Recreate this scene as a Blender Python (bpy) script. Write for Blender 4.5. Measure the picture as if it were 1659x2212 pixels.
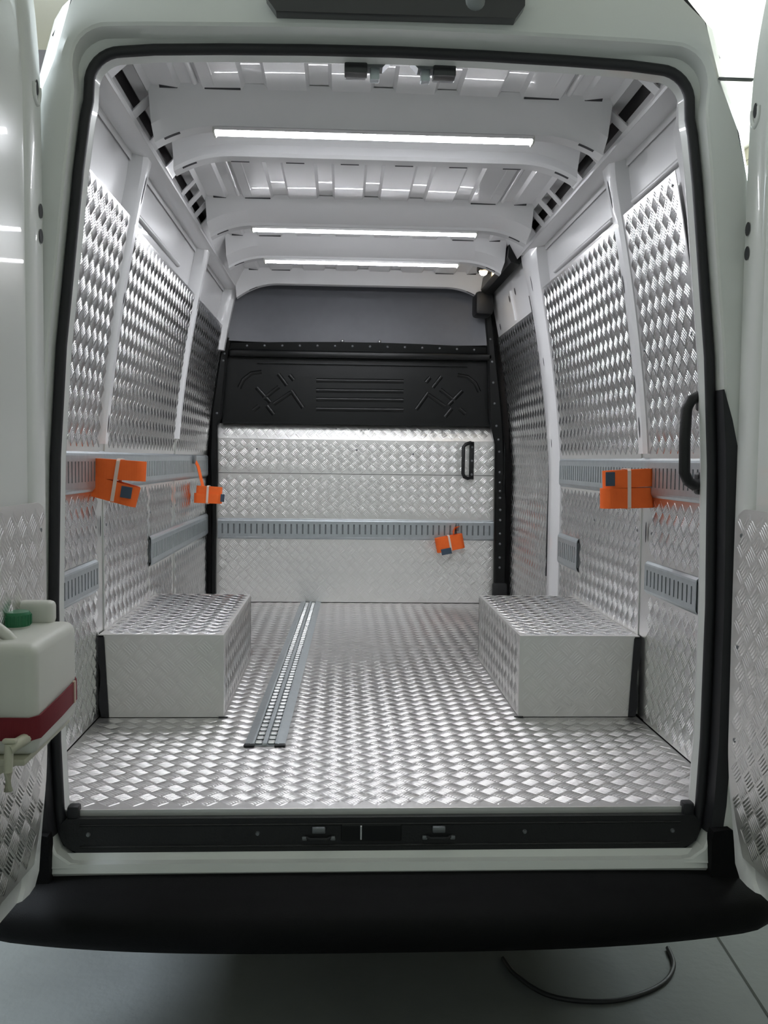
import bpy, bmesh, math, random
import numpy as np
from mathutils import Vector, Matrix
random.seed(7); rng = np.random.default_rng(7)
for o in list(bpy.data.objects): bpy.data.objects.remove(o, do_unlink=True)
scene = bpy.context.scene
C = scene.collection

# ------------------------------------------------------------------ camera
# metres: x to the right, y forward into the van (sill edge y = 0), z up from the cargo floor (z = 0)
F_PX, PITCH, YAW, ROLL = 1947.04, -.058, .0475, .0123
cam_d = bpy.data.cameras.new('camera'); cam = bpy.data.objects.new('camera', cam_d); C.objects.link(cam)
scene.camera = cam
cy, sy, cp, sp = math.cos(YAW), math.sin(YAW), math.cos(PITCH), math.sin(PITCH)
fw = Vector((sy*cp, cy*cp, sp)); r0 = Vector((cy, -sy, 0)); u0 = r0.cross(fw)
rr = r0*math.cos(ROLL) + u0*math.sin(ROLL); uu = -r0*math.sin(ROLL) + u0*math.cos(ROLL)
M = Matrix((rr, uu, -fw)).transposed().to_4x4(); M.translation = Vector((-.1074, -2.1438, .8455))
cam.matrix_world = M
cam_d.sensor_fit = 'VERTICAL'; cam_d.sensor_height = 36.0; cam_d.lens = 36.0*F_PX/2212
cam_d.clip_start = .05; cam_d.clip_end = 100

# ------------------------------------------------------------------ light and exposure
LED_POWER = 56.0
LAMP_POWER = 60.0
WINDOW_POWER = 7.0
world = bpy.data.worlds.new('world'); scene.world = world; world.use_nodes = True
bg = world.node_tree.nodes['Background']
bg.inputs[0].default_value = (.82, .95, .88, 1); bg.inputs[1].default_value = .38
scene.view_settings.view_transform = 'Standard'; scene.view_settings.look = 'None'
scene.view_settings.gamma = 1.0; scene.view_settings.use_curve_mapping = False
scene.view_settings.exposure = 0.0

# ------------------------------------------------------------------ materials
def mat(name, col, rough=.5, metal=0., coat=0., var=0., vscale=20., bump=0., bscale=60., emis=None, estr=0., spec=.5, trans=0.):
    m = bpy.data.materials.new(name); m.use_nodes = True
    nt = m.node_tree; b = nt.nodes['Principled BSDF']
    b.inputs['Base Color'].default_value = (*col, 1); b.inputs['Roughness'].default_value = rough
    b.inputs['Metallic'].default_value = metal; b.inputs['Coat Weight'].default_value = coat
    b.inputs['Specular IOR Level'].default_value = spec
    tc = nt.nodes.new('ShaderNodeTexCoord')
    n = nt.nodes.new('ShaderNodeTexNoise'); n.inputs['Scale'].default_value = vscale; n.inputs['Detail'].default_value = 4
    nt.links.new(tc.outputs['Object'], n.inputs['Vector'])
    mix = nt.nodes.new('ShaderNodeMix'); mix.data_type = 'RGBA'
    mix.inputs['A'].default_value = (*[max(0, c*(1-var)) for c in col], 1)
    mix.inputs['B'].default_value = (*[min(1, c*(1+var)) for c in col], 1)
    nt.links.new(n.outputs['Fac'], mix.inputs['Factor']); nt.links.new(mix.outputs['Result'], b.inputs['Base Color'])
    if bump:
        n2 = nt.nodes.new('ShaderNodeTexNoise'); n2.inputs['Scale'].default_value = bscale; n2.inputs['Detail'].default_value = 3
        nt.links.new(tc.outputs['Object'], n2.inputs['Vector'])
        bp = nt.nodes.new('ShaderNodeBump'); bp.inputs['Strength'].default_value = bump; bp.inputs['Distance'].default_value = .01
        nt.links.new(n2.outputs['Fac'], bp.inputs['Height']); nt.links.new(bp.outputs['Normal'], b.inputs['Normal'])
    if emis:
        b.inputs['Emission Color'].default_value = (*emis, 1); b.inputs['Emission Strength'].default_value = estr
    return m
def webbing_mat(name, col):
    m = mat(name, col, .75, var=.1, vscale=40); nt = m.node_tree; b = nt.nodes['Principled BSDF']
    tc = nt.nodes.new('ShaderNodeTexCoord'); w = nt.nodes.new('ShaderNodeTexWave'); w.inputs['Scale'].default_value = 180
    nt.links.new(tc.outputs['Object'], w.inputs['Vector'])
    bp = nt.nodes.new('ShaderNodeBump'); bp.inputs['Strength'].default_value = .3; bp.inputs['Distance'].default_value = .001
    nt.links.new(w.outputs['Fac'], bp.inputs['Height']); nt.links.new(bp.outputs['Normal'], b.inputs['Normal'])
    return m
MT = dict(
    alu=mat('checker_aluminium', (.82, .81, .80), .30, 1.0, var=.06, vscale=9, bump=.06, bscale=35),
    alu_worn=mat('worn_checker_aluminium', (.82, .81, .785), .46, 1.0, var=.07, vscale=6, bump=.06, bscale=35),
    bar_worn=mat('worn_aluminium_bar', (.85, .84, .82), .32, 1.0),
    alu_floor=mat('scuffed_floor_aluminium', (.58, .57, .56), .42, 1.0, var=.08, vscale=5, bump=.06, bscale=35),
    bar_floor=mat('scuffed_floor_bar', (.66, .65, .64), .32, 1.0),
    alu_bar=mat('aluminium_bar', (.83, .83, .83), .26, 1.0),
    paint=mat('white_body_paint', (.74, .75, .73), .28, coat=.5, var=.02, vscale=5),
    inner_paint=mat('white_inner_paint', (.78, .775, .78), .30, coat=.3, var=.03, vscale=6),
    primer_and_shade=mat('grey_primer_and_shade', (.12, .11, .115), .6, var=.1),  # bare grey parts, and painted shade inside the roof cavity
    black=mat('black_plastic', (.008, .008, .009), .5, var=.2, vscale=30, bump=.1, bscale=200),
    bumper=mat('textured_bumper_plastic', (.0045, .0045, .005), .7, var=.2, vscale=15, bump=.12, bscale=300, spec=.15),
    rubber=mat('black_rubber', (.014, .014, .017), .55, var=.15),
    gloss_black=mat('black_painted_steel', (.0045, .005, .005), .33, coat=.0, spec=.32, var=.2, vscale=12),
    grey_panel=mat('dark_grey_plastic', (.105, .108, .122), .42, var=.1, bump=.05, bscale=250),
    galv=mat('galvanised_steel', (.50, .54, .56), .42, .85, var=.12, vscale=45),
    steel=mat('bright_steel', (.85, .86, .86), .38, 1.0),
    slot=mat('dark_slot', (.05, .05, .055), .7),
    rail_back=mat('rail_backing', (.24, .26, .27), .6, .3),
    orange=webbing_mat('orange_webbing', (1.0, .155, .018)),
    tag=mat('blue_grey_tag', (.045, .075, .11), .6, var=.15),
    band=mat('white_rubber_band', (.75, .60, .50), .5),
    led=mat('led_diffuser', (.9, .9, .9), .4, emis=(.93, .95, 1.0), estr=LED_POWER),
    lamp=mat('warm_lamp_lens', (1, .9, .7), .3, emis=(1.0, .80, .52), estr=LAMP_POWER),
    tank=mat('milky_plastic', (.62, .62, .57), .45, var=.04, vscale=8),
    green=mat('green_plastic', (.02, .16, .07), .45, var=.1),
    red=webbing_mat('red_webbing', (.17, .008, .016)),
    cream=mat('cream_plastic', (.52, .51, .40), .45),
    concrete=mat('concrete_slab', (.17, .18, .18), .75, var=.25, vscale=3, bump=.15, bscale=40),
    joint=mat('floor_joint', (.05, .055, .05), .9),
    gwall=mat('cream_garage_wall', (.62, .58, .47), .8, var=.06, vscale=2),
    gceil=mat('garage_ceiling', (.82, .79, .70), .85, var=.05, vscale=2),
    window=mat('frosted_window', (.9, .9, .9), .5, emis=(.85, .97, 1.0), estr=WINDOW_POWER),
    fill_glow=mat('added_fill_glow', (.9, .9, .9), .5, emis=(.80, .90, 1.0), estr=22.0),  # glow of the added fill panel on the left
    lightcover=mat('smoked_light_cover', (.035, .035, .038), .30, coat=.3),
    latch=mat('grey_latch', (.20, .21, .22), .4, .6),
)

# ------------------------------------------------------------------ helpers
def props(o, label=None, cat=None, group=None, kind=None):
    if label: o['label'] = label
    if cat: o['category'] = cat
    if group: o['group'] = group
    if kind: o['kind'] = kind
    return o
def empty(name, loc=(0, 0, 0), label=None, cat=None, group=None, kind=None):
    o = bpy.data.objects.new(name, None); C.objects.link(o); o.location = loc; o.empty_display_size = .05
    o['_w'] = list(map(float, loc)); return props(o, label, cat, group, kind)
def wloc(o):
    p = Vector((0, 0, 0))
    while o is not None: p += o.location; o = o.parent
    return p
class MB:
    def __init__(s): s.v = []; s.f = []
    def add(s, v, f):
        n = len(s.v); s.v += [tuple(map(float, p)) for p in v]; s.f += [tuple(n+i for i in q) for q in f]; return s
    def box(s, a, b):
        (x0, y0, z0), (x1, y1, z1) = a, b
        return s.add([(x0,y0,z0),(x1,y0,z0),(x1,y1,z0),(x0,y1,z0),(x0,y0,z1),(x1,y0,z1),(x1,y1,z1),(x0,y1,z1)],
                     [(0,3,2,1),(4,5,6,7),(0,1,5,4),(1,2,6,5),(2,3,7,6),(3,0,4,7)])
    def bev(s, a, b, r=.004, seg=2):
        bm = bmesh.new(); bmesh.ops.create_cube(bm, size=1)
        ctr = [(a[i]+b[i])/2 for i in range(3)]; sz = [abs(b[i]-a[i]) for i in range(3)]
        for v in bm.verts: v.co = Vector([ctr[i]+v.co[i]*sz[i] for i in range(3)])
        bmesh.ops.bevel(bm, geom=list(bm.edges), offset=min(r, min(sz)*.45), segments=seg, affect='EDGES', profile=.5)
        s._bm(bm); return s
    def _bm(s, bm):
        bm.verts.index_update(); s.add([v.co[:] for v in bm.verts], [tuple(v.index for v in f.verts) for f in bm.faces]); bm.free()
    def prism(s, poly, axis, lo, hi):
        # poly: 2-D points in the two other axes (in x, y, z order)
        def P(p, t): q = list(p); q.insert(axis, t); return q
        n = len(poly); v = [P(p, lo) for p in poly] + [P(p, hi) for p in poly]
        return s.add(v, [tuple(range(n))[::-1], tuple(range(n, 2*n))] + [(i, (i+1) % n, n+(i+1) % n, n+i) for i in range(n)])
    def sweep(s, path, prof, up=(0, 0, 1), closed=False, cap=True):
        path = [Vector(p) for p in path]; up = Vector(up); n = len(path); m = len(prof); v = []
        for i, p in enumerate(path):
            a = path[i-1] if (i or closed) else path[i]; b = path[(i+1) % n] if (i < n-1 or closed) else path[i]
            t = (b-a).normalized(); r = t.cross(up)
            if r.length < 1e-5: r = t.cross(Vector((1, .01, 0)))
            r.normalize(); w = r.cross(t)
            v += [p + r*q[0] + w*q[1] for q in prof]
        f = []
        for i in range(n if closed else n-1):
            j = (i+1) % n
            f += [(i*m+k, i*m+(k+1) % m, j*m+(k+1) % m, j*m+k) for k in range(m)]
        if cap and not closed: f += [tuple(range(m))[::-1], tuple((n-1)*m+k for k in range(m))]
        return s.add(v, f)
    def tube(s, path, r, n=10, closed=False, up=(0, 0, 1)):
        return s.sweep(path, [(r*math.cos(2*math.pi*k/n), r*math.sin(2*math.pi*k/n)) for k in range(n)], up, closed)
    def grid(s, rows):
        # rows: list of equal-length point lists
        h, w = len(rows), len(rows[0])
        return s.add([p for r in rows for p in r], [(i*w+j, i*w+j+1, (i+1)*w+j+1, (i+1)*w+j) for i in range(h-1) for j in range(w-1)])
    def lathe(s, prof, ctr, axis=(0, 0, 1), n=16):
        ax = Vector(axis).normalized(); a = ax.orthogonal().normalized(); b = ax.cross(a); c = Vector(ctr); m = len(prof); v = []
        for k in range(n):
            t = 2*math.pi*k/n; d = a*math.cos(t)+b*math.sin(t); v += [c + d*r + ax*h for r, h in prof]
        f = [(k*m+i, k*m+i+1, ((k+1) % n)*m+i+1, ((k+1) % n)*m+i) for k in range(n) for i in range(m-1)]
        f += [tuple(k*m for k in range(n)), tuple(k*m+m-1 for k in range(n))[::-1]]
        return s.add(v, f)
    def build(s, name, m, parent=None, smooth=None, kind=None, label=None, fix=True, solid=None):
        off = wloc(parent) if parent else Vector((0, 0, 0))
        me = bpy.data.meshes.new(name); me.from_pydata([(p[0]-off.x, p[1]-off.y, p[2]-off.z) for p in s.v], [], s.f); me.update()
        if fix:
            bm = bmesh.new(); bm.from_mesh(me); bmesh.ops.recalc_face_normals(bm, faces=bm.faces); bm.to_mesh(me); bm.free()
        me.materials.append(MT[m]); o = bpy.data.objects.new(name, me); C.objects.link(o)
        if parent: o.parent = parent
        if smooth is not None:
            me.polygons.foreach_set('use_smooth', [True]*len(me.polygons))
            try: me.set_sharp_from_angle(angle=math.radians(smooth))
            except Exception: pass
        if solid:
            md = o.modifiers.new('solid', 'SOLIDIFY'); md.thickness = solid; md.offset = 0
        return props(o, label, kind=kind)
def one(name, mb, m, label, cat, loc, smooth=40, group=None, kind=None):
    """a thing that is a single mesh, origin at its base"""
    e = MB(); e.f = mb.f; e.v = [(p[0]-loc[0], p[1]-loc[1], p[2]-loc[2]) for p in mb.v]
    o = e.build(name, m, None, smooth); o.location = loc; return props(o, label, cat, group, kind)

PITCH_T = .0595
def tread(parent, rect, frame, shift=(0, 0), mask=None, name='tread_bars', m='bar_worn', L=.0395, w=.0064, h=.0022, margin=.003):
    """raised five-bar tread of a checker plate: every bar is geometry; frame(u, v) -> P, eu, ev, n arrays"""
    u0_, u1_, v0_, v1_ = rect; P = PITCH_T
    iu = np.arange(math.floor((u0_-shift[0])/P)-1, math.ceil((u1_-shift[0])/P)+2); iv = np.arange(math.floor((v0_-shift[1])/P)-1, math.ceil((v1_-shift[1])/P)+2)
    gu, gv = np.meshgrid(iu*P+shift[0], iv*P+shift[1]); gu = gu.ravel(); gv = gv.ravel()
    U, V, A = [], [], []
    for off, ang in ((0, math.pi/4), (P/2, -math.pi/4)):
        for k in range(-2, 3):
            d = k*.0081; U.append(gu+off-math.sin(ang)*d); V.append(gv+off+math.cos(ang)*d); A.append(np.full(len(gu), ang))
    U, V, A = map(np.concatenate, (U, V, A))
    e = L/2*math.cos(math.pi/4)+margin
    ok = (U-e > u0_) & (U+e < u1_) & (V-e > v0_) & (V+e < v1_)
    if mask is not None: ok &= mask(U, V)
    U, V, A = U[ok], V[ok], A[ok]; n = len(U)
    Pt, eu, ev, nn = frame(U, V)
    ca, sa = np.cos(A)[:, None], np.sin(A)[:, None]
    d = eu*ca+ev*sa; t = -eu*sa+ev*ca
    loc = [(-L/2, 0, 0), (-L/2+w, w/2, 0), (L/2-w, w/2, 0), (L/2, 0, 0), (L/2-w, -w/2, 0), (-L/2+w, -w/2, 0), (-L/2+w, 0, h), (L/2-w, 0, h)]
    vs = np.stack([Pt+d*a+t*b+nn*c for a, b, c in loc], 1)
    off = np.array(wloc(parent)); vs = (vs.reshape(-1, 3)-off).astype(np.float32)
    fl = [(1, 6, 7, 2), (5, 4, 7, 6), (0, 6, 1), (0, 5, 6), (3, 2, 7), (3, 7, 4)]
    idx = np.concatenate([np.array(f) for f in fl]); cnt = np.array([len(f) for f in fl])
    loops = (np.arange(n)[:, None]*8+idx[None]).ravel().astype(np.int32)
    tot = np.tile(cnt, n).astype(np.int32); st = np.concatenate([[0], np.cumsum(tot)[:-1]]).astype(np.int32)
    me = bpy.data.meshes.new(name); me.vertices.add(n*8); me.vertices.foreach_set('co', vs.ravel())
    me.loops.add(len(loops)); me.loops.foreach_set('vertex_index', loops)
    me.polygons.add(len(tot)); me.polygons.foreach_set('loop_start', st)
    me.polygons.foreach_set('use_smooth', np.ones(len(tot), bool)); me.update(calc_edges=True)
    me.materials.append(MT[m]); o = bpy.data.objects.new(name, me); C.objects.link(o); o.parent = parent
    o['kind'] = 'stuff'; return o
def flat_frame(org, eu, ev, n):
    org, eu, ev, n = map(lambda a: np.array(a, float), (org, eu, ev, n))
    return lambda U, V: (org+U[:, None]*eu+V[:, None]*ev, np.tile(eu, (len(U), 1)), np.tile(ev, (len(U), 1)), np.tile(n, (len(U), 1)))

# wall half-width over height
_z = np.array([0, .80, .95, 1.10, 1.25, 1.40, 1.50, 1.60, 1.70, 1.80]); _x = np.array([.885, .885, .874, .858, .838, .815, .797, .778, .757, .732])
ZD = np.linspace(0, 1.8, 361); XD = np.interp(ZD, _z, _x); _k = np.ones(31)/31
XD = np.convolve(np.pad(XD, 15, mode='edge'), _k, 'valid')
def prof(z): return np.interp(z, ZD, XD)
SD = np.concatenate([[0], np.cumsum(np.hypot(np.diff(ZD), np.diff(XD)))])
def s_of(z): return float(np.interp(z, ZD, SD))
def wall_frame(sg, inset=0.):
    def fr(U, V):
        z = np.interp(V, SD, ZD); x = prof(z); dz = 1e-2; dx = (prof(z+dz)-prof(z-dz))/(2*dz)
        ln = np.sqrt(1+dx**2); nx, nz = -1/ln, dx/ln
        o0 = np.zeros_like(z)
        Pn = np.stack([sg*(x+nx*inset), U, z+nz*inset], 1)
        return Pn, np.stack([o0, o0+1, o0], 1), np.stack([sg*dx/ln, o0, 1/ln], 1), np.stack([sg*nx, o0, nz], 1)
    return fr
def wall_sheet(sg, name, y0, y1, z0, z1, m, parent, inset=0., thick=.003, n=26, smooth=30, y0f=None, y1f=None):
    """sheet that follows the wall curve; front face at prof(z)-inset"""
    zs = np.linspace(z0, z1, n); a = []; b = []
    for z in zs:
        x = prof(z)-inset; ya = y0f(z) if y0f else y0; yb = y1f(z) if y1f else y1
        a.append([(sg*x, ya, z), (sg*x, yb, z)]); b.append([(sg*(x+thick), ya, z), (sg*(x+thick), yb, z)])
    mb = MB(); rows = [[p[0], p[1], q[1], q[0], p[0]] for p, q in zip(a, b)]
    mb.grid(rows); mb.add(rows[0][:4], [(0, 1, 2, 3)]); mb.add(rows[-1][:4], [(3, 2, 1, 0)])
    return mb.build(name, m, parent, smooth)

# ------------------------------------------------------------------ garage around the van
GZ = -.56
gf = one('garage_floor', MB().box((-3.2, -4.5, GZ-.1), (3.4, 7, GZ)), 'concrete', 'grey concrete garage floor under the van', 'floor', (0, 0, GZ), None, kind='structure')
for (a, b) in (((1.13, -1.2), (.90, 1.4)), ((-1.9, -4.5), (-1.9, 7)), ((-3.2, -1.4), (3.4, -1.4))):
    pass
def joint(x0, y0, x1, y1):
    d = Vector((x1-x0, y1-y0, 0)).normalized(); n = Vector((-d.y, d.x, 0))*.004
    v = [(x0+n.x, y0+n.y, GZ+.0006), (x0-n.x, y0-n.y, GZ+.0006), (x1-n.x, y1-n.y, GZ+.0006), (x1+n.x, y1+n.y, GZ+.0006)]
    MB().add(v, [(0, 1, 2, 3)]).build('slab_joint', 'joint', gf)
joint(.975, -.2, 1.10, 1.4); joint(-1.2, -.9, -1.05, 1.4)
gl = empty('garage_wall_left', (-3.2, 1, GZ), 'cream garage wall left of the van', 'wall', kind='structure')
VY0, VY1, VZ0, VZ1 = -.9, 1.5, 1.35, 2.6  # opening cut for the added fill panel
MB().box((-3.3, -4.5, GZ), (-3.2, VY0, 3.6)).box((-3.3, VY1, GZ), (-3.2, 7, 3.6)).box((-3.3, VY0, GZ), (-3.2, VY1, VZ0)).box((-3.3, VY0, VZ1), (-3.2, VY1, 3.6)).build('wall_panel', 'gwall', gl)
fill_pn = empty('added_fill_panel', (-3.25, .2, VZ0), 'unseen fill light panel added on the left garage wall', 'window', kind='structure')
MB().box((-3.26, VY0, VZ0), (-3.24, VY1, VZ1)).build('pane', 'fill_glow', fill_pn)  # made-up glowing pane out of view, added to brighten the left ground
gr = empty('garage_wall_right', (3.4, 1, GZ), 'cream garage wall with tall frosted window right of the van', 'wall', kind='structure')
WY0, WY1, WZ0, WZ1 = 1.7, 6.2, 1.6, 3.5
MB().box((3.4, -4.5, GZ), (3.5, WY0, 3.6)).box((3.4, WY1, GZ), (3.5, 7, 3.6)).box((3.4, WY0, GZ), (3.5, WY1, WZ0)).box((3.4, WY0, WZ1), (3.5, WY1, 3.6)).build('wall_panel', 'gwall', gr)
win = empty('window_1', (3.45, 4, WZ0), 'bright frosted garage window glimpsed between van body and right rear door', 'window', kind='structure')
MB().box((3.44, WY0, WZ0), (3.46, WY1, WZ1)).build('pane', 'window', win)
fm = MB()
for y in (WY0, WY1-.05): fm.box((3.41, y, WZ0), (3.47, y+.05, WZ1))
for z in (WZ0, WZ1-.05): fm.box((3.41, WY0, z), (3.47, WY1, z+.05))
fm.build('window_frame', 'gwall', win)
one('garage_wall_back', MB().box((-3.2, 6.9, GZ), (3.4, 7, 3.6)), 'gwall', 'cream garage wall beyond the front of the van', 'wall', (0, 6.95, GZ), None, kind='structure')
one('garage_ceiling', MB().box((-3.2, -4.5, 3.6), (3.4, 7, 3.7)), 'gceil', 'pale garage ceiling above the van', 'ceiling', (0, 1, 3.6), None, kind='structure')
bm_ = MB()
bm_.box((-3.18, 3.1, 2.9), (.5, 3.25, 3.1)); one('ceiling_beam', bm_, 'primer_and_shade', 'dark steel beam across the garage above the van', 'beam', (0, 3.17, 2.9), None, kind='structure')

# ------------------------------------------------------------------ van body shell (outer skin)
def half_at(z, tbl): return float(np.interp(z, [t[0] for t in tbl], [t[1] for t in tbl]))
BREAR = [(-.16, .86), (.9, .86), (1.25, .850), (1.5, .828), (1.61, .804), (1.72, .757), (1.855, .718), (1.92, .66), (1.95, .50), (1.965, .2), (1.968, 0)]
BFULL = [(-.16, .97), (.9, .97), (1.25, .93), (1.5, .885), (1.61, .868), (1.72, .845), (1.88, .80), (1.95, .70), (1.985, .50), (2.0, .2), (2.003, 0)]
def ring(tbl, y, sh=0): return [(x+sh, y, z) for z, x in tbl] + [(-x+sh, y, z) for z, x in tbl[-2::-1]]
shell = empty('body_shell', (0, 0, -.16), 'white van body around the cargo bay', 'van body', kind='structure')
MB().grid([ring(BREAR, -.05), ring([(z, (x*2+x2)/3) for (z, x), (z2, x2) in zip(BREAR, BFULL)], -.02), ring(BFULL, .10), ring(BFULL, 3.4)]).build('outer_skin', 'paint', shell, 50, fix=False)
MB().box((-.97, 3.38, -.16), (.97, 3.40, 2.0)).build('front_closing_panel', 'primer_and_shade', shell)
MB().box((-.95, .10, -.16), (.95, 3.38, -.03)).build('underbody', 'primer_and_shade', shell)

# rear opening contour (x, z)
def contour(d=0., right=.0, zb=-.06):
    pts = [(.70, zb-.038), (.735, zb-.034), (.760, zb-.016), (.772, zb+.015), (.778, .0), (.785, .17), (.787, .5), (.780, .84), (.764, 1.1), (.748, 1.25), (.722, 1.5), (.706, 1.62)]
    cx, cz, r = .622, 1.692, .075
    arc = [(.6985, 1.655)]
    for k in range(0, 8):
        t = math.radians(8 + k*11.5); arc.append((cx+r*math.cos(t), cz+r*math.sin(t)))
    top = [(.55, 1.774), (.40, 1.780), (.2, 1.785), (0, 1.787)]
    R = pts+arc+top; full = [(-x, z) for x, z in R]; full = full + R[-2::-1]
    if d:
        o = []
        for i, (x, z) in enumerate(full):
            a = full[max(0, i-1)]; b = full[min(len(full)-1, i+1)]; tx, tz = b[0]-a[0], b[1]-a[1]; l = math.hypot(tx, tz)
            o.append((x-tz/l*d, z+tx/l*d))
        full = o
    return [(x+.006, z) for x, z in full]
fr = empty('trim_1', (0, 0, -.1), 'white rear door frame around the cargo opening', 'door frame', kind='structure')
c0, c1 = contour(-.004), contour(.012)
def jamb(d, dz):
    """outer edge of the jamb: squarer top corners and a deeper top rebate than the seal line"""
    o = []
    for x, z in contour(d):
        t = min(1, max(0, (z-1.60)/.17)); t = t*t*(3-2*t); k = min(1, max(0, (abs(x)-.50)/.14))
        o.append((x+math.copysign(.016*t*k, x), z+dz*t+.006*t*k))
    return o
MB().grid([[(x, .035, z) for x, z in contour(-.012)], [(x, .004, z) for x, z in c0], [(x, 0, z) for x, z in c1], [(x, -.010, z) for x, z in jamb(.013, .008)], [(x, -.046, z) for x, z in jamb(.016, .016)], [(x, -.050, z) for x, z in jamb(.021, .018)]]).build('door_jamb', 'paint', fr, 30, fix=False)
# outer face between jamb and body outline
j = jamb(.021, .018); outl = []
up = [(x, z) for z, x in BREAR if z > 1.70]; up = [(half_at(1.70, BREAR), 1.70)]+up
ul = np.concatenate([[0], np.cumsum([math.dist(p, q) for p, q in zip(up, up[1:])])]); ul /= ul[-1]
hi = [(abs(x), z) for x, z in j if z > 1.70 and x <= .006]; hl = np.concatenate([[0], np.cumsum([math.dist(p, q) for p, q in zip(hi, hi[1:])])]); hl /= hl[-1]
for x, z in j:
    sx = 1 if x > .006 else -1
    if z <= 1.70: outl.append((half_at(z, BREAR)*sx, z)); continue
    k = min(range(len(hi)), key=lambda i: abs(hi[i][0]-abs(x-.006))+abs(hi[i][1]-z)); t = hl[k]
    outl.append((float(np.interp(t, ul, [p[0] for p in up]))*sx, float(np.interp(t, ul, [p[1] for p in up]))))
mid = [((a[0]+b[0])/2, (a[1]+b[1])/2) for a, b in zip(j, outl)]
MB().grid([[(x, -.05, z) for x, z in j], [(x, -.056, z) for x, z in mid], [(x, -.050, z) for x, z in outl]]).build('rear_face', 'paint', fr, 40, fix=False)
# rubber seal
MB().tube([(x, -.004, z) for x, z in contour(.0)], .0125, 10, up=(0, 1, 0)).build('rubber_seal', 'rubber', fr, 60)

# black strips standing in for shade in the hinge gap, long on the right, only at the foot on the left
for sg, zt in ((1, 1.02), (-1, .17)):
    a_ = sorted([(x, z) for x, z in contour(.011) if (x > 0) == (sg > 0) and z < 1.2], key=lambda p: p[1]); rows = []
    for z in np.linspace(-.05, zt, 16):
        x = float(np.interp(z, [p[1] for p in a_], [p[0] for p in a_])); k = min(1, (zt-z)/.12)
        rows.append([(x, -.002, z), (x-sg*.002, -.02, z), (x+sg*.004*k, -.05, z), (x+sg*(.002+.030*k), -.0555, z), (x+sg*(.002+.032*k), -.05, z)])
    MB().grid(rows).build('gap_shade', 'rubber', fr, 50)

# ------------------------------------------------------------------ cargo floor
fl_ = empty('floor', (0, 0, 0), 'aluminium checker plate cargo floor', 'floor', kind='structure')
for k, (y0, y1) in enumerate(((0, 1.884), (1.887, 3.14))):
    sh = MB().box((-.884, y0, -.004), (.884, y1, 0)) if k else MB().add([(-.76, 0, 0), (.772, 0, 0), (.884, .24, 0), (.884, y1, 0), (-.884, y1, 0), (-.884, .24, 0), (-.76, 0, -.004), (.772, 0, -.004), (.884, .24, -.004), (.884, y1, -.004), (-.884, y1, -.004), (-.884, .24, -.004)],
        [(0, 1, 2, 3, 4, 5), (11, 10, 9, 8, 7, 6)]+[(i, (i+1) % 6, 6+(i+1) % 6, 6+i) for i in range(6)])
    s_ = sh.build('floor_sheet', 'alu_floor', fl_)
    def fm_(U, V):
        lim = np.where(V < .24, .765+.119*V/.24, .884)-.02
        rail = (np.abs(U-(-.326+.0172*(V-.475))) < .064) & (V > .46)
        bx = (np.abs(U) > .47) & (V > .75) & (V < 1.68)
        return (np.abs(U) < lim) & ~rail & ~bx
    tread(s_, (-.884, .884, max(y0, .012), y1), flat_frame((0, 0, 0), (1, 0, 0), (0, 1, 0), (0, 0, 1)), (.012, .02), fm_, m='bar_floor')
MB().box((-.752, -.004, -.016), (.764, -.001, .001)).build('edge_strip', 'alu_worn', fl_)

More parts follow.
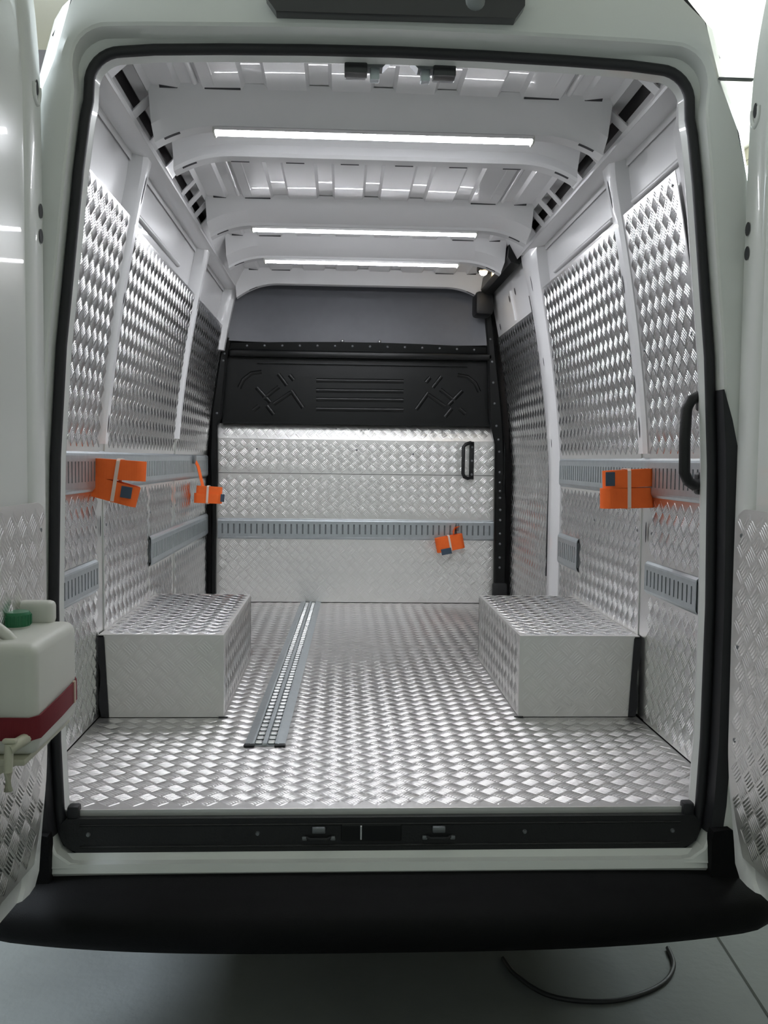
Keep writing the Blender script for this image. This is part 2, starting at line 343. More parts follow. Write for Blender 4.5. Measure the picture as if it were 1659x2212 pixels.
# ------------------------------------------------------------------ side walls
def side(sg):
    nm = 'wall_left' if sg < 0 else 'wall_right'
    w = empty(nm, (sg*.9, 1.5, 0), ('left' if sg < 0 else 'right')+' van side wall lined with aluminium checker plate', 'wall', kind='structure')
    # outer recess skin behind the panels, visible above them
    zs = np.linspace(-.02, 1.83, 30)
    MB().grid([[(sg*(prof(min(z, 1.8))+.040), y, z) for y in (.05, .5, .8, 1.2, 2.0, 2.6, 3.14)] for z in zs]).build('body_skin', 'inner_paint', w, 40)
    # swage bead pressed into the skin
    for (y0, y1, z) in ((.27, .70, 1.665), (.92, 1.75, 1.665)) if sg > 0 else ((.92, 1.75, 1.655),):
        MB().tube([(sg*(prof(z)+.038), y, z) for y in np.linspace(y0, y1, 12)], .010, 8).build('swage_bead', 'inner_paint', w, 60)
    # rear corner pillar between the opening and the wall
    oc = [(x, z) for x, z in contour(-.012) if (x > 0) == (sg > 0) and -.03 < z < 1.72]
    oc.sort(key=lambda p: p[1])
    MB().grid([[(x, .034, z), (x+sg*.012, .07, z), (sg*(prof(min(z, 1.8))*.6+abs(x)*.4+.004), .16, z), (sg*(prof(min(z, 1.8))+.004), .25, z), (sg*(prof(min(z, 1.8))+.030), .30, z)] for x, z in oc]).build('rear_pillar', 'inner_paint', w, 50, fix=False)
    # checker plate panels
    if sg < 0: ps = [(.262, .775, .004, 1.60), (.845, 2.045, .800, 1.585), (.845, 1.528, .004, .797), (1.532, 2.045, .004, .797), (2.095, 3.10, .004, 1.585)]
    else: ps = [(.270, .715, .004, 1.625), (.795, 1.885, .004, 1.615), (2.09, 3.085, .03, 1.555)]
    for i, (y0, y1, z0, z1) in enumerate(ps):
        f0 = (lambda z: .262+.0*z)
        p = wall_sheet(sg, 'checker_panel', y0, y1, z0, z1, 'alu', w)
        def mk(U, V, y0=y0, y1=y1):
            z = np.interp(V, SD, ZD); bad = (z > .72) & (z < .885) & ((U < 1.93) | (sg < 0))
            for (a, b, c, d) in RAILS_LOW[sg]: bad |= (U > a-.02) & (U < b+.02) & (z > c-.015) & (z < d+.015)
            bad |= (z < .285) & (U > .745) & (U < 1.68)
            return ~bad
        tread(p, (y0, y1, s_of(z0), s_of(z1)), wall_frame(sg, .0), (.01*i, .012), mk, m='alu_bar', h=.0025)
        for y in ((y0+.03, y1-.03) if y1-y0 < .8 else (y0+.03, (y0+y1)/2, y1-.03)):
            for z in (z1-.03, 1.2, .62):
                if not z0 < z < z1: continue
                x = prof(z); MB().lathe([(.0055, 0), (.005, .002), (.002, .003)], (sg*x, y, z), (-sg, 0, 0), 8).build('rivet', 'latch', p, 60)
    # posts
    def post(y0, y1, z0, z1, d, name='pillar', wid0=None):
        zs = np.linspace(z0, z1, 30); rows = []
        for z in zs:
            t = (z-z0)/(z1-z0); e = (y1-y0)*.5*(wid0(t) if wid0 else 1); ym = (y0+y1)/2; x = prof(min(z, 1.8))
            rows.append([(sg*(x+.04), ym-e*1.05, z), (sg*(x-d*.2), ym-e, z), (sg*(x-d), ym-e*.62, z), (sg*(x-d), ym+e*.62, z), (sg*(x-d*.2), ym+e, z), (sg*(x+.04), ym+e*1.05, z)])
        mb = MB().grid(rows); mb.add(rows[0], [(0, 1, 2, 3, 4, 5)]); mb.add(rows[-1], [(5, 4, 3, 2, 1, 0)])
        return mb.build(name, 'inner_paint', w, 40)
    for (ya_, yb_, zt_) in (((.772, .848, .90), (2.04, 2.10, .95)) if sg < 0 else ((.712, .798, .89),)):
        wall_sheet(sg, 'joint_strip', ya_, yb_, .004, zt_, 'alu', w, inset=-.0035, thick=.002)
    flare = lambda t: 1+.9*max(0, (t-.82)/.18)**2
    def slots(p, ym, d, lst):
        for z, h, dy in lst:
            x = prof(z)-d-.0006; pts = []
            for k in range(12):
                a = 2*math.pi*k/12; pts.append((sg*(prof(z+h*math.sin(a))-d-.0008), ym+dy+.006*math.cos(a), z+h*math.sin(a)))
            MB().add(pts, [tuple(range(12))]).build('slot_hole', 'slot', p)
    if sg < 0:
        p = post(.785, .835, .885, 1.80, .014, wid0=flare); slots(p, .81, .014, [(1.69, .045, 0), (1.35, .02, .002), (.95, .03, 0)])
        p = post(2.045, 2.10, .93, 1.80, .016, wid0=flare); slots(p, 2.07, .016, [(1.55, .03, 0)])
        post(2.99, 3.06, 1.45, 1.80, .03)
    else:
        p = post(.722, .790, .875, 1.80, .014, wid0=flare); slots(p, .756, .014, [(1.70, .045, 0), (1.42, .03, .012), (1.10, .03, .012), (.96, .035, 0)])
        p = post(1.89, 2.075, .004, 1.83, .022, wid0=flare); slots(p, 1.96, .022, [(1.65, .035, 0), (1.3, .02, 0), (.93, .02, 0)])
        # wiring along the pillar
        MB().tube([(sg*(prof(z)-.010), 2.082+.018*math.sin(z*4.2), z) for z in np.linspace(.30, 1.62, 30)], .005, 6).build('wiring_cable', 'rubber', w, 60)
        # sliding door inner upper panel with holes
        dp = wall_sheet(sg, 'sliding_door_panel', 2.10, 3.06, 1.50, 1.80, 'inner_paint', w, inset=-.002, thick=.01)
        for y, z in ((2.42, 1.70), (2.58, 1.69), (2.95, 1.60)):
            MB().add([(sg*(prof(z+.018*math.sin(a))-.0006), y+.011*math.cos(a), z+.018*math.sin(a)) for a in [k*math.pi/6 for k in range(12)]], [tuple(range(12))]).build('slot_hole', 'slot', dp)
        MB().tube([(sg*(prof(z)+.002), 2.52, z) for z in np.linspace(1.57, 1.72, 6)], .008, 8).build('swage_bead', 'inner_paint', dp, 60)
    # slots in the lower wall beside the wheel box
    y = .80 if sg < 0 else .74
    MB().add([(sg*(.885-.0008), y+.007*math.cos(a), .62+.035*math.sin(a)) for a in [k*math.pi/6 for k in range(12)]], [tuple(range(12))]).build('slot_hole', 'slot', w)
    # roof side rail (box beam) with gallery holes above it
    rail = [(.775, 1.770), (.770, 1.790), (.735, 1.783), (.705, 1.790), (.697, 1.800), (.705, 1.83), (.790, 1.83)]
    MB().prism([(sg*x, z) for x, z in rail], 1, .06, 3.08 if sg < 0 else 2.02).build('roof_side_rail', 'inner_paint', w, 25)
    holes = [(.13, .21), (.25, .47), (.52, .70), (.79, .95), (1.07, 1.24), (1.28, 1.38), (1.43, 1.53), (1.58, 1.69)]
    ys = [.06]; gm = MB(); T = [(.704, 1.794), (.660, 1.870)]
    for a, b in holes+[(3.08, 3.08)]:
        y0 = ys[-1]; ys.append(b)
        sk = .028
        gm.add([(sg*T[0][0], y0-sk, T[0][1]), (sg*T[0][0], a-sk, T[0][1]), (sg*T[1][0], a+sk, T[1][1]), (sg*T[1][0], y0+sk, T[1][1])], [(0, 1, 2, 3)])
    gm.add([(sg*.662, .03, 1.866), (sg*.662, 3.08, 1.866), (sg*.648, 3.08, 1.885), (sg*.648, .03, 1.885)], [(0, 1, 2, 3)])
    gm.add([(sg*.705, .03, 1.79), (sg*.705, 3.08, 1.79), (sg*.702, 3.08, 1.797), (sg*.702, .03, 1.797)], [(0, 1, 2, 3)])
    gm.build('roof_gallery', 'inner_paint', w, solid=.004)
    MB().add([(sg*.775, .0, 1.80), (sg*.775, 3.1, 1.80), (sg*.72, 3.1, 1.90), (sg*.72, 0, 1.90)], [(0, 1, 2, 3)]).build('cavity_shade', 'primer_and_shade', w)  # dark sheet paints the unlit cavity behind the gallery holes
    return w
RAILS_LOW = {-1: [(.30, .735, .415, .52), (1.535, 3.10, .40, .525)], 1: [(.29, .71, .425, .53), (1.56, 1.885, .385, .525)]}
wl, wr = side(-1), side(1)
# small fittings on the right rear pillar
def on_pillar(name, m, y, z, w, h, d, round_=True):
    n = 20; x = .838; pts = []
    for k in range(n):
        a = 2*math.pi*k/n; ca, sa = math.cos(a), math.sin(a); e = .45
        pts.append((abs(ca)**e*math.copysign(w, ca), abs(sa)**e*math.copysign(h, sa)))
    f = MB(); dx = Vector((.45, .89, 0)).normalized(); nn = Vector((-.89, .45, 0)).normalized(); c = Vector((x, y, z))
    v = [c+dx*a+Vector((0, 0, b)) for a, b in pts]+[c+nn*d+dx*a*.85+Vector((0, 0, b*.9)) for a, b in pts]
    f.add(v, [tuple(range(n))[::-1], tuple(range(n, 2*n))]+[(i, (i+1) % n, n+(i+1) % n, n+i) for i in range(n)])
    return f.build(name, m, wr, 40)
on_pillar('rubber_buffer', 'black', .115, .245, .018, .05, .022)
on_pillar('black_plug', 'black', .125, .502, .014, .014, .014)
on_pillar('oval_cover', 'latch', .155, .64, .016, .030, .006)

# ------------------------------------------------------------------ roof
ce = empty('ceiling', (0, 1.5, 1.88), 'white ribbed van roof with cross bows', 'ceiling', kind='structure')
xs = [(-.70, 1.872), (-.655, 1.882)]
for k in range(-3, 4):
    x = k*.18
    if abs(x) > .56: continue
    xs += [(x-.036, 0), (x-.026, 1), (x+.026, 1), (x+.036, 0)]
xs += [(.655, 1.882), (.70, 1.872)]
crown = lambda x: 1.880-.006*(x/.6)**2
row = [(x, z if z > 1.5 else crown(x)+.012*z) for x, z in xs]
MB().grid([[(x, y, z) for x, z in row] for y in (.02, .3, .6, 1.2, 1.8, 2.4, 3.12)]).build('roof_skin', 'inner_paint', ce, 20)
# header panel above the doors
MB().grid([[(x, .035, 1.783-.03*(abs(x)/.65)**6) for x in np.linspace(-.64, .65, 24)], [(x, .10, 1.800-.02*(abs(x)/.65)**6) for x in np.linspace(-.64, .65, 24)], [(x, .19, 1.862-.01*(abs(x)/.65)**6) for x in np.linspace(-.64, .65, 24)], [(x, .21, 1.884) for x in np.linspace(-.66, .66, 24)]]).build('header_panel', 'inner_paint', ce, 30)
for x, r in ((-.341, .009), (.350, .009), (.016, .006)):
    MB().lathe([(r, 0), (r*.8, -.004)], (x, .045, 1.784), (0, -.25, 1), 12).build('drain_hole', 'slot', ce)
def zb(x, drop=0.): a = abs(x); return 1.806-drop-.052*max(0, (a-.46)/.195)**2.2
def bow(y0, y1, yl, xe=.657, drop=0., slope=True):
    """hat-section roof bow; the underside lip sits at yl"""
    X = np.concatenate([np.linspace(-xe, -.46, 14), np.linspace(-.4, .4, 7), np.linspace(.46, xe, 14)])
    rows = []
    for x in X:
        b = zb(x, drop); t = 1.889; md = b+.036
        rows.append([(x, y0-.02, t), (x, y0+.028, md), (x, yl-.034, b+.010), (x, yl-.026, b), (x, yl+.026, b), (x, yl+.034, b+.010), (x, y1-.028, md), (x, y1+.02, t)])
    mb = MB().grid(rows); mb.add(rows[0], [tuple(range(8))]); mb.add(rows[-1], [tuple(range(8))[::-1]])
    o = mb.build('roof_bow', 'inner_paint', ce, 30)
    # dark clip slots along the near fold of the bow
    for sg in (-1, 1):
        for (xa, xb) in ((.575, .625), (.40, .50)):
            xs_ = np.linspace(xa, xb, 6)
            MB().grid([[(sg*x, y0-.022, 1.8815) for x in xs_], [(sg*x, y0-.014, 1.874) for x in xs_]]).build('clip_slot', 'slot', o, solid=.003)
        xs_ = np.linspace(.585, .63, 6)
        MB().grid([[(sg*x, yl-.024, zb(x, drop)-.0006) for x in xs_], [(sg*x, yl-.010, zb(x, drop)-.0006) for x in xs_]]).build('clip_slot', 'slot', o, solid=.001)
    return o
bow(.475, .70, .575); b2 = bow(.815, .95, .875, drop=-.012); bow(1.535, 1.83, 1.692); bow(2.14, 2.44, 2.295); bow(2.90, 3.06, 2.98, xe=.70, drop=-.01)
for x in (-.45, -.27, -.09, .09, .27, .45):
    MB().box((x-.03, .897, 1.8165), (x+.03, .9035, 1.8190)).build('clip_slot', 'slot', b2)
# pressed channels in the rear roof, running fore and aft near the sides
for sg in (-1, 1):
    for x in (.47, .525, .585):
        MB().tube([(sg*x, y, 1.884) for y in (.24, .30, .44)], .009, 8).build('pressed_channel', 'inner_paint', ce, 60)
        MB().tube([(sg*x, y, 1.884) for y in (.96, 1.1, 1.50)], .009, 8).build('pressed_channel', 'inner_paint', ce, 60)

# ------------------------------------------------------------------ bulkhead
wf = empty('wall_front', (0, 3.14, 0), 'van bulkhead with checker plate below and black steel above', 'wall', kind='structure')
BK = 3.135
fbk = flat_frame((0, BK, 0), (1, 0, 0), (0, 0, 1), (0, -1, 0))
for (z0, z1) in ((.004, .757), (.760, .957)):
    p = MB().box((-.832, BK, z0), (.800, BK+.004, z1)).build('checker_sheet', 'alu_worn', wf)
    tread(p, (-.832, .80, z0, z1), fbk, (.01, .015), lambda U, V: ~((V > .365) & (V < .51)), h=.0016)
tz0, tz1, dy = .958, 1.046, .040
p = MB().add([(-.828, BK, tz0), (.797, BK, tz0), (.765, BK+dy, tz1), (-.822, BK+dy, tz1), (-.828, BK+.004, tz0), (.797, BK+.004, tz0), (.765, BK+dy+.004, tz1), (-.822, BK+dy+.004, tz1)], [(0, 1, 2, 3), (7, 6, 5, 4), (0, 4, 5, 1), (3, 2, 6, 7), (1, 5, 6, 2), (0, 3, 7, 4)]).build('bent_top_sheet', 'alu_worn', wf)
l_ = math.hypot(dy, tz1-tz0)
tread(p, (-.82, .765, 0, l_), flat_frame((0, BK, tz0), (1, 0, 0), (0, dy/l_, (tz1-tz0)/l_), (0, -(tz1-tz0)/l_, dy/l_)), (.01, .04))
for x, z in ((-.14, 1.02), (.05, 1.02), (-.02, .90), (.31, .88), (-.6, .90)):
    MB().lathe([(.006, 0), (.004, .003)], (x, BK+ (.03 if z > 1 else 0), z), (0, -1, 0), 8).build('rivet', 'latch', wf, 60)
# black upper steel panel
ub = MB().box((-.80, BK+.012, 1.046), (.80, BK+.03, 1.52)).build('black_upper_panel', 'gloss_black', wf)
def rib(pts, r=.012, flat=.5):
    n = 8; MB().sweep([(x, BK+.012, z) for x, z in pts], [(r*math.cos(2*math.pi*k/n), r*flat*math.sin(2*math.pi*k/n)) for k in range(n)], up=(0, -1, 0)).build('embossed_rib', 'gloss_black', ub, 60)
for z in (1.301, 1.243, 1.192, 1.135): rib([(-.26, z), (.25, z+.002)], .013)
for sg in (-1, 1):
    o_ = -.005
    for pts in ([(.60, 1.255), (.52, 1.17)], [(.475, 1.335), (.425, 1.27)], [(.40, 1.24), (.33, 1.14)], [(.54, 1.15), (.50, 1.10)], [(.41, 1.33), (.385, 1.30)],
                [(.56, 1.19), (.47, 1.26)], [(.50, 1.16), (.40, 1.23)], [(.70, 1.25), (.675, 1.30), (.63, 1.335), (.57, 1.345)], [(.62, 1.12), (.585, 1.15)]):
        rib([(sg*x+o_, z) for x, z in pts], .012)
# beam with bolts across the top of the black panel
MB().bev((-.76, BK-.045, 1.425), (.765, BK+.012, 1.468), .012, 3).build('top_beam', 'gloss_black', wf, 40)
MB().box((-.60, BK-.006, 1.393), (.62, BK+.012, 1.400)).build('lower_lip', 'gloss_black', wf)
MB().box((-.80, BK-.010, 1.046), (.79, BK+.012, 1.062)).build('bottom_lip', 'gloss_black', wf)
fl2 = MB().grid([[(x, BK+.004, 1.466) for x in np.linspace(-.75, .75, 21)], [(x, BK-.004, 1.505+.018*(1-(x/.75)**2)) for x in np.linspace(-.75, .75, 21)]]).build('bolted_flange', 'gloss_black', wf, solid=.004)
for k in range(14):
    x = -.66+k*.1015; MB().lathe([(.008, 0), (.007, .004), (.003, .006)], (x, BK-.002, 1.490+.010*(1-(x/.75)**2)), (0, -1, 0), 8).build('bolt', 'latch', fl2, 60)
for x in (-.11, .105): MB().lathe([(.009, 0), (.008, .006), (.003, .009)], (x, BK-.010, 1.528), (0, -1, 0.3), 8).build('bolt', 'steel', fl2, 60)
# curved dark overhead panel above the bulkhead
rows = []
for t in np.linspace(0, 1, 14):
    z = 1.515+.36*t; y = BK+.012+.02*t
    hw = .765-.03*t
    rows.append([(x, y+.10*(abs(x)/.75)**6*(-.5), z) for x in np.linspace(-hw, hw, 20)])
MB().grid(rows).build('overhead_panel', 'grey_panel', wf, 50)
MB().box((-.90, BK+.15, .0), (.90, BK+.17, 1.95)).build('bulkhead_back', 'primer_and_shade', wf)
# black edge posts
def edge_post(sg, inner, outer, name, bolts):
    zs = [p[0] for p in inner]; rows = []
    for z in sorted(set(zs+[p[0] for p in outer])):
        a = half_at(z, inner); b = half_at(z, outer)
        rows.append([(sg*a, BK+.01, z), (sg*a, BK-.035, z), (sg*(a+.010), BK-.045, z), (sg*(b-.010), BK-.045, z), (sg*b, BK-.035, z), (sg*b, BK+.01, z)])
    o = MB().grid(rows).build(name, 'gloss_black', wf, 25)
    for z in bolts:
        a, b = half_at(z, inner), half_at(z, outer)
        MB().lathe([(.0075, 0), (.006, .004), (.002, .006)], (sg*(a*.55+b*.45), BK-.045, z), (0, -1, 0), 8).build('bolt', 'latch', o, 60)
    return o
rp = edge_post(1, [(.02, .796), (.94, .785), (1.02, .765), (1.10, .748), (1.48, .732), (1.80, .70)], [(.02, .868), (.56, .864), (.83, .847), (1.10, .828), (1.45, .784), (1.80, .744)], 'edge_post',
     [.10, .22, .28, .36, .42, .50, .56, .63, .67, .72, .78, .90, .97, 1.05, 1.18, 1.30, 1.42, 1.55])
MB().tube([(.842-.0*z, BK-.047, z) for z in (.66, .80, .95)], .006, 8).build('bright_edge', 'gloss_black', rp, 60)
MB().bev((.785, BK-.06, .0), (.872, BK-.02, .13), .012).build('post_foot', 'black', rp, 40)
edge_post(-1, [(.02, .832), (.60, .829), (.70, .820), (1.03, .822), (1.08, .80), (1.40, .77), (1.53, .75)], [(.02, .862), (.56, .858), (.70, .862), (.83, .868), (1.1, .858), (1.40, .815), (1.53, .79)], 'edge_post', [1.10, 1.40, 1.44])
# sliding door guide rail, black, high on the right
gr_ = MB().prism([(.745, 1.80), (.715, 1.765), (.675, 1.775), (.66, 1.80), (.665, 1.86), (.745, 1.86)], 1, 2.10, 3.09).build('sliding_door_rail', 'gloss_black', wr, 25)
MB().bev((.63, 2.90, 1.66), (.73, 3.06, 1.79), .02).build('rail_end_cover', 'black', wr, 40)

# ------------------------------------------------------------------ LED strips
for k, (y, ad) in enumerate(((.575, 'nearest and longest-looking white'), (1.692, 'middle white'), (2.295, 'farthest white'))):
    r = empty('led_light_strip', (-.019, y, 1.795), ad+' LED strip light glowing on a roof bow', 'light strip', 'roof light strips')
    x0, x1 = -.488, .450
    MB().box((x0-.002, y-.0225, 1.8025), (x1+.002, y+.0225, 1.8055)).box((x0, y-.0225, 1.7955), (x1, y-.021, 1.8025)).box((x0, y+.021, 1.7955), (x1, y+.0225, 1.8025)).build('channel', 'alu', r)
    n = 12; MB().prism([(y+.0200*math.cos(a), 1.7965-.0086*math.sin(a)) for a in [math.pi*i/n for i in range(n+1)]]+[(y-.0200, 1.8025), (y+.0200, 1.8025)], 0, x0+.002, x1-.002).build('diffuser', 'led', r, 60)
    for x in (x0, x1): MB().bev((x-.004, y-.0225, 1.786), (x+.004, y+.0225, 1.8055), .003).build('end_cap', 'tank', r)
# warm courtesy lamp
lm = empty('courtesy_lamp', (.628, 2.60, 1.83), 'small warm round interior lamp glowing beside the black sliding door rail', 'lamp')
MB().bev((.595, 2.555, 1.832), (.70, 2.66, 1.872), .012).build('housing', 'black', lm, 40)
MB().lathe([(.022, 0), (.020, -.010), (.014, -.018), (.005, -.021)], (.622, 2.60, 1.834), (0, .25, 1), 16).build('lens', 'lamp', lm, 60)
MB().lathe([(.010, 0), (.008, -.006), (.003, -.009)], (.688, 2.59, 1.834), (0, .25, 1), 12).build('lamp_reflection', 'lamp', lm, 60)  # glowing disc stands in for the lamp's reflection in the black rail

# ------------------------------------------------------------------ wheel arch boxes
def wheel_box(sg):
    side_ = 'left' if sg < 0 else 'right'
    b = empty('wheel_arch_box', (sg*.68, 1.2, 0), f'aluminium checker plate box over the {side_} wheel arch', 'wheel box', 'wheel arch boxes')
    xi, xo, y0, y1, h = .4846, .868, .770, 1.652, .272
    t = .003
    bx = lambda x0, x1, ya, yb, z0, z1: MB().box((min(sg*x0, sg*x1), ya, z0), (max(sg*x0, sg*x1), yb, z1))
    top = bx(xi, .884, y0, y1, h-t, h).build('top_plate', 'alu_worn', b)
    tread(top, (min(sg*xi, sg*.884), max(sg*xi, sg*.884), y0, y1), flat_frame((0, 0, h), (1, 0, 0), (0, 1, 0), (0, 0, 1)), (.0, .03), m='alu_bar')
    sd = bx(xi, xi+t, y0, y1, .002, h-t).build('side_plate', 'alu_worn', b)
    tread(sd, (y0, y1, .002, h), flat_frame((sg*xi, 0, 0), (0, 1, 0), (0, 0, 1), (-sg, 0, 0)), (.0, .02))
    ft = bx(xi+t, xo, y0, y0+t, .002, h-t).build('rear_plate', 'alu_worn', b)
    tread(ft, (min(sg*xi, sg*xo), max(sg*xi, sg*xo), .002, h), flat_frame((0, y0, 0), (1, 0, 0), (0, 0, 1), (0, -1, 0)), (.02, .02), h=.0006)
    bx(xi+t, xo, y1-t, y1, .002, h-t).build('front_plate', 'alu_worn', b)
    bx(xi-.001, xi+.012, y0-.0015, y0, .004, h).build('corner_angle', 'alu_worn', b)
    # black foam strip closing the gap to the wall
    zt, w0, w1 = .265, .866, .855
    n = 8; rows = []
    for k in range(n):
        z = .003+(zt-.003)*k/(n-1); q = k/(n-1)
        a = .852+.014*q; rows.append([(sg*a, y0-.004, z), (sg*(a+.024+.006*math.sin(q*9)), y0-.004, z), (sg*(a+.024), y0+.02, z), (sg*a, y0+.02, z), (sg*a, y0-.004, z)])
    MB().grid(rows).build('foam_strip', 'rubber', b)
    MB().box((min(sg*.47, sg*.50), y0-.006, .0015), (max(sg*.47, sg*.50), y0+.002, .0035)).build('sealant_bead', 'rubber', b)
    MB().box((min(sg*.4840, sg*.4846), y1-.004, .01), (max(sg*.4840, sg*.4846), y1+.002, h-.01)).build('corner_seam', 'rubber', b)
    return b
wheel_box(-1); wheel_box(1)

# ------------------------------------------------------------------ load-securing rails
def slot_rail(name, label, A, B, z0, z1, nrm, group='slotted load rails', pitch=.0333, slotw=.009):
    """straight slotted rail from A to B (plan points) standing proud of a wall; nrm = plan normal towards the viewer"""
    A = Vector((*A, 0)); B = Vector((*B, 0)); d = (B-A); L = d.length; d.normalize(); n = Vector((*nrm, 0)).normalized()
    H = z1-z0; r = empty(name, ((A+B)/2)[:2]+(z0,), label, 'load rail', group)
    def P(u, w, q): p = A+d*u+n*q; return (p.x, p.y, z0+w)
    def slab(mb, u0_, u1_, w0, w1, q0, q1):
        v = [P(u, w, q) for q in (q0, q1) for u, w in ((u0_, w0), (u1_, w0), (u1_, w1), (u0_, w1))]
        mb.add(v, [(0, 3, 2, 1), (4, 5, 6, 7), (0, 1, 5, 4), (1, 2, 6, 5), (2, 3, 7, 6), (3, 0, 4, 7)])
    web = MB(); a, b = H*.26, H*.74
    slab(web, 0, L, H*.12, a, .008, .011); slab(web, 0, L, b, H*.88, .008, .011)
    N = int(L/pitch); off = (L-N*pitch)/2; last = 0
    for k in range(N):
        u = off+(k+.5)*pitch; slab(web, last, u-slotw/2, a, b, .008, .011); last = u+slotw/2
    slab(web, last, L, a, b, .008, .011)
    web.build('slotted_web', 'galv', r)
    bk = MB(); slab(bk, .002, L-.002, H*.13, H*.87, .001, .003); bk.build('backing', 'rail_back', r)
    for w0, w1, w2, nm in ((H*.88, H, H*.93, 'upper_flange'), (H*.12, 0, H*.07, 'lower_flange')):
        f = MB().add([P(u, w, q) for u in (0, L) for w, q in ((w0, .011), (w2, .009), (w1, .001), (w1, -.0015+.003), (w2, .006), (w0, .008))], [(0, 1, 7, 6), (1, 2, 8, 7), (2, 3, 9, 8), (3, 4, 10, 9), (4, 5, 11, 10), (5, 0, 6, 11), (0, 5, 4, 3, 2, 1), (6, 7, 8, 9, 10, 11)])
        f.build(nm, 'galv', r)
    # rivets
    return r
X = .884
slot_rail('wall_rail', 'long galvanised slotted rail along the left wall at waist height', (-X, .27), (-X, 3.08), .735, .862, (1, 0))
slot_rail('wall_rail', 'galvanised slotted rail along the right wall at waist height', (X, .28), (X, 1.885), .735, .862, (-1, 0))
slot_rail('wall_rail', 'short slotted rail low on the left wall beside the rear opening', (-X, .30), (-X, .735), .415, .52, (1, 0))
slot_rail('wall_rail', 'grey rail low on the left wall in front of the bulkhead', (-X, 1.535), (-X, 3.08), .40, .525, (1, 0))
slot_rail('wall_rail', 'short slotted rail low on the right wall beside the rear opening', (X, .29), (X, .71), .425, .53, (-1, 0))
slot_rail('wall_rail', 'small square rail piece low on the right wall next to the white pillar', (X, 1.56), (X, 1.885), .385, .525, (-1, 0))
slot_rail('bulkhead_rail', 'slotted rail running across the checker plate bulkhead', (-.825, BK-.001), (.795, BK-.001), .375, .495, (0, -1))
# floor rail
ya, yb, xa, xb = .475, 3.13, -.326, -.281
fr_ = empty('floor_rail', (xa, ya, 0), 'long double-row galvanised lashing rail set along the cargo floor', 'load rail')
def skew(mb):
    mb.v = [(x+xa+(xb-xa)*(y-ya)/(yb-ya), y, z) for x, y, z in mb.v]; return mb
for s in (-1, 1):
    skew(MB().prism([(s*.058, .0005), (s*.030, .006), (s*.030, .0085), (s*.036, .0085), (s*.060, .0025)], 1, ya, yb)).build('side_flange', 'galv', fr_)
skew(MB().prism([(-.030, .0005), (.030, .0005), (.030, .002), (-.030, .002)], 1, ya, yb)).build('channel_bed', 'rail_back', fr_)
skew(MB().prism([(-.006, .002), (.006, .002), (.006, .008), (-.006, .008)], 1, ya, yb)).build('centre_web', 'galv', fr_)
me_r = None; N = 62
for k in range(N):
    y = ya+.02+k*(yb-ya-.03)/N
    for s in (-1, 1):
        x = s*.0185+xa+(xb-xa)*(y-ya)/(yb-ya)
        if me_r is None:
            o = MB().bev((-.0105, -.011, .002), (.0105, .011, .0095), .003, 1).build('rung', 'steel', fr_); me_r = o.data
        else:
            o = bpy.data.objects.new('rung', me_r); C.objects.link(o); o.parent = fr_
        o.location = (x-fr_.location.x, y-fr_.location.y, 0)
# mesh of the first rung was made relative to the rail; recentre it
for v in me_r.vertices: v.co.x += fr_.location.x; v.co.y += fr_.location.y
for s in (-1, 1): skew(MB().bev((s*.045-.016, ya-.012, .0005), (s*.045+.016, ya+.008, .007), .003)).build('end_stop', 'rubber', fr_)

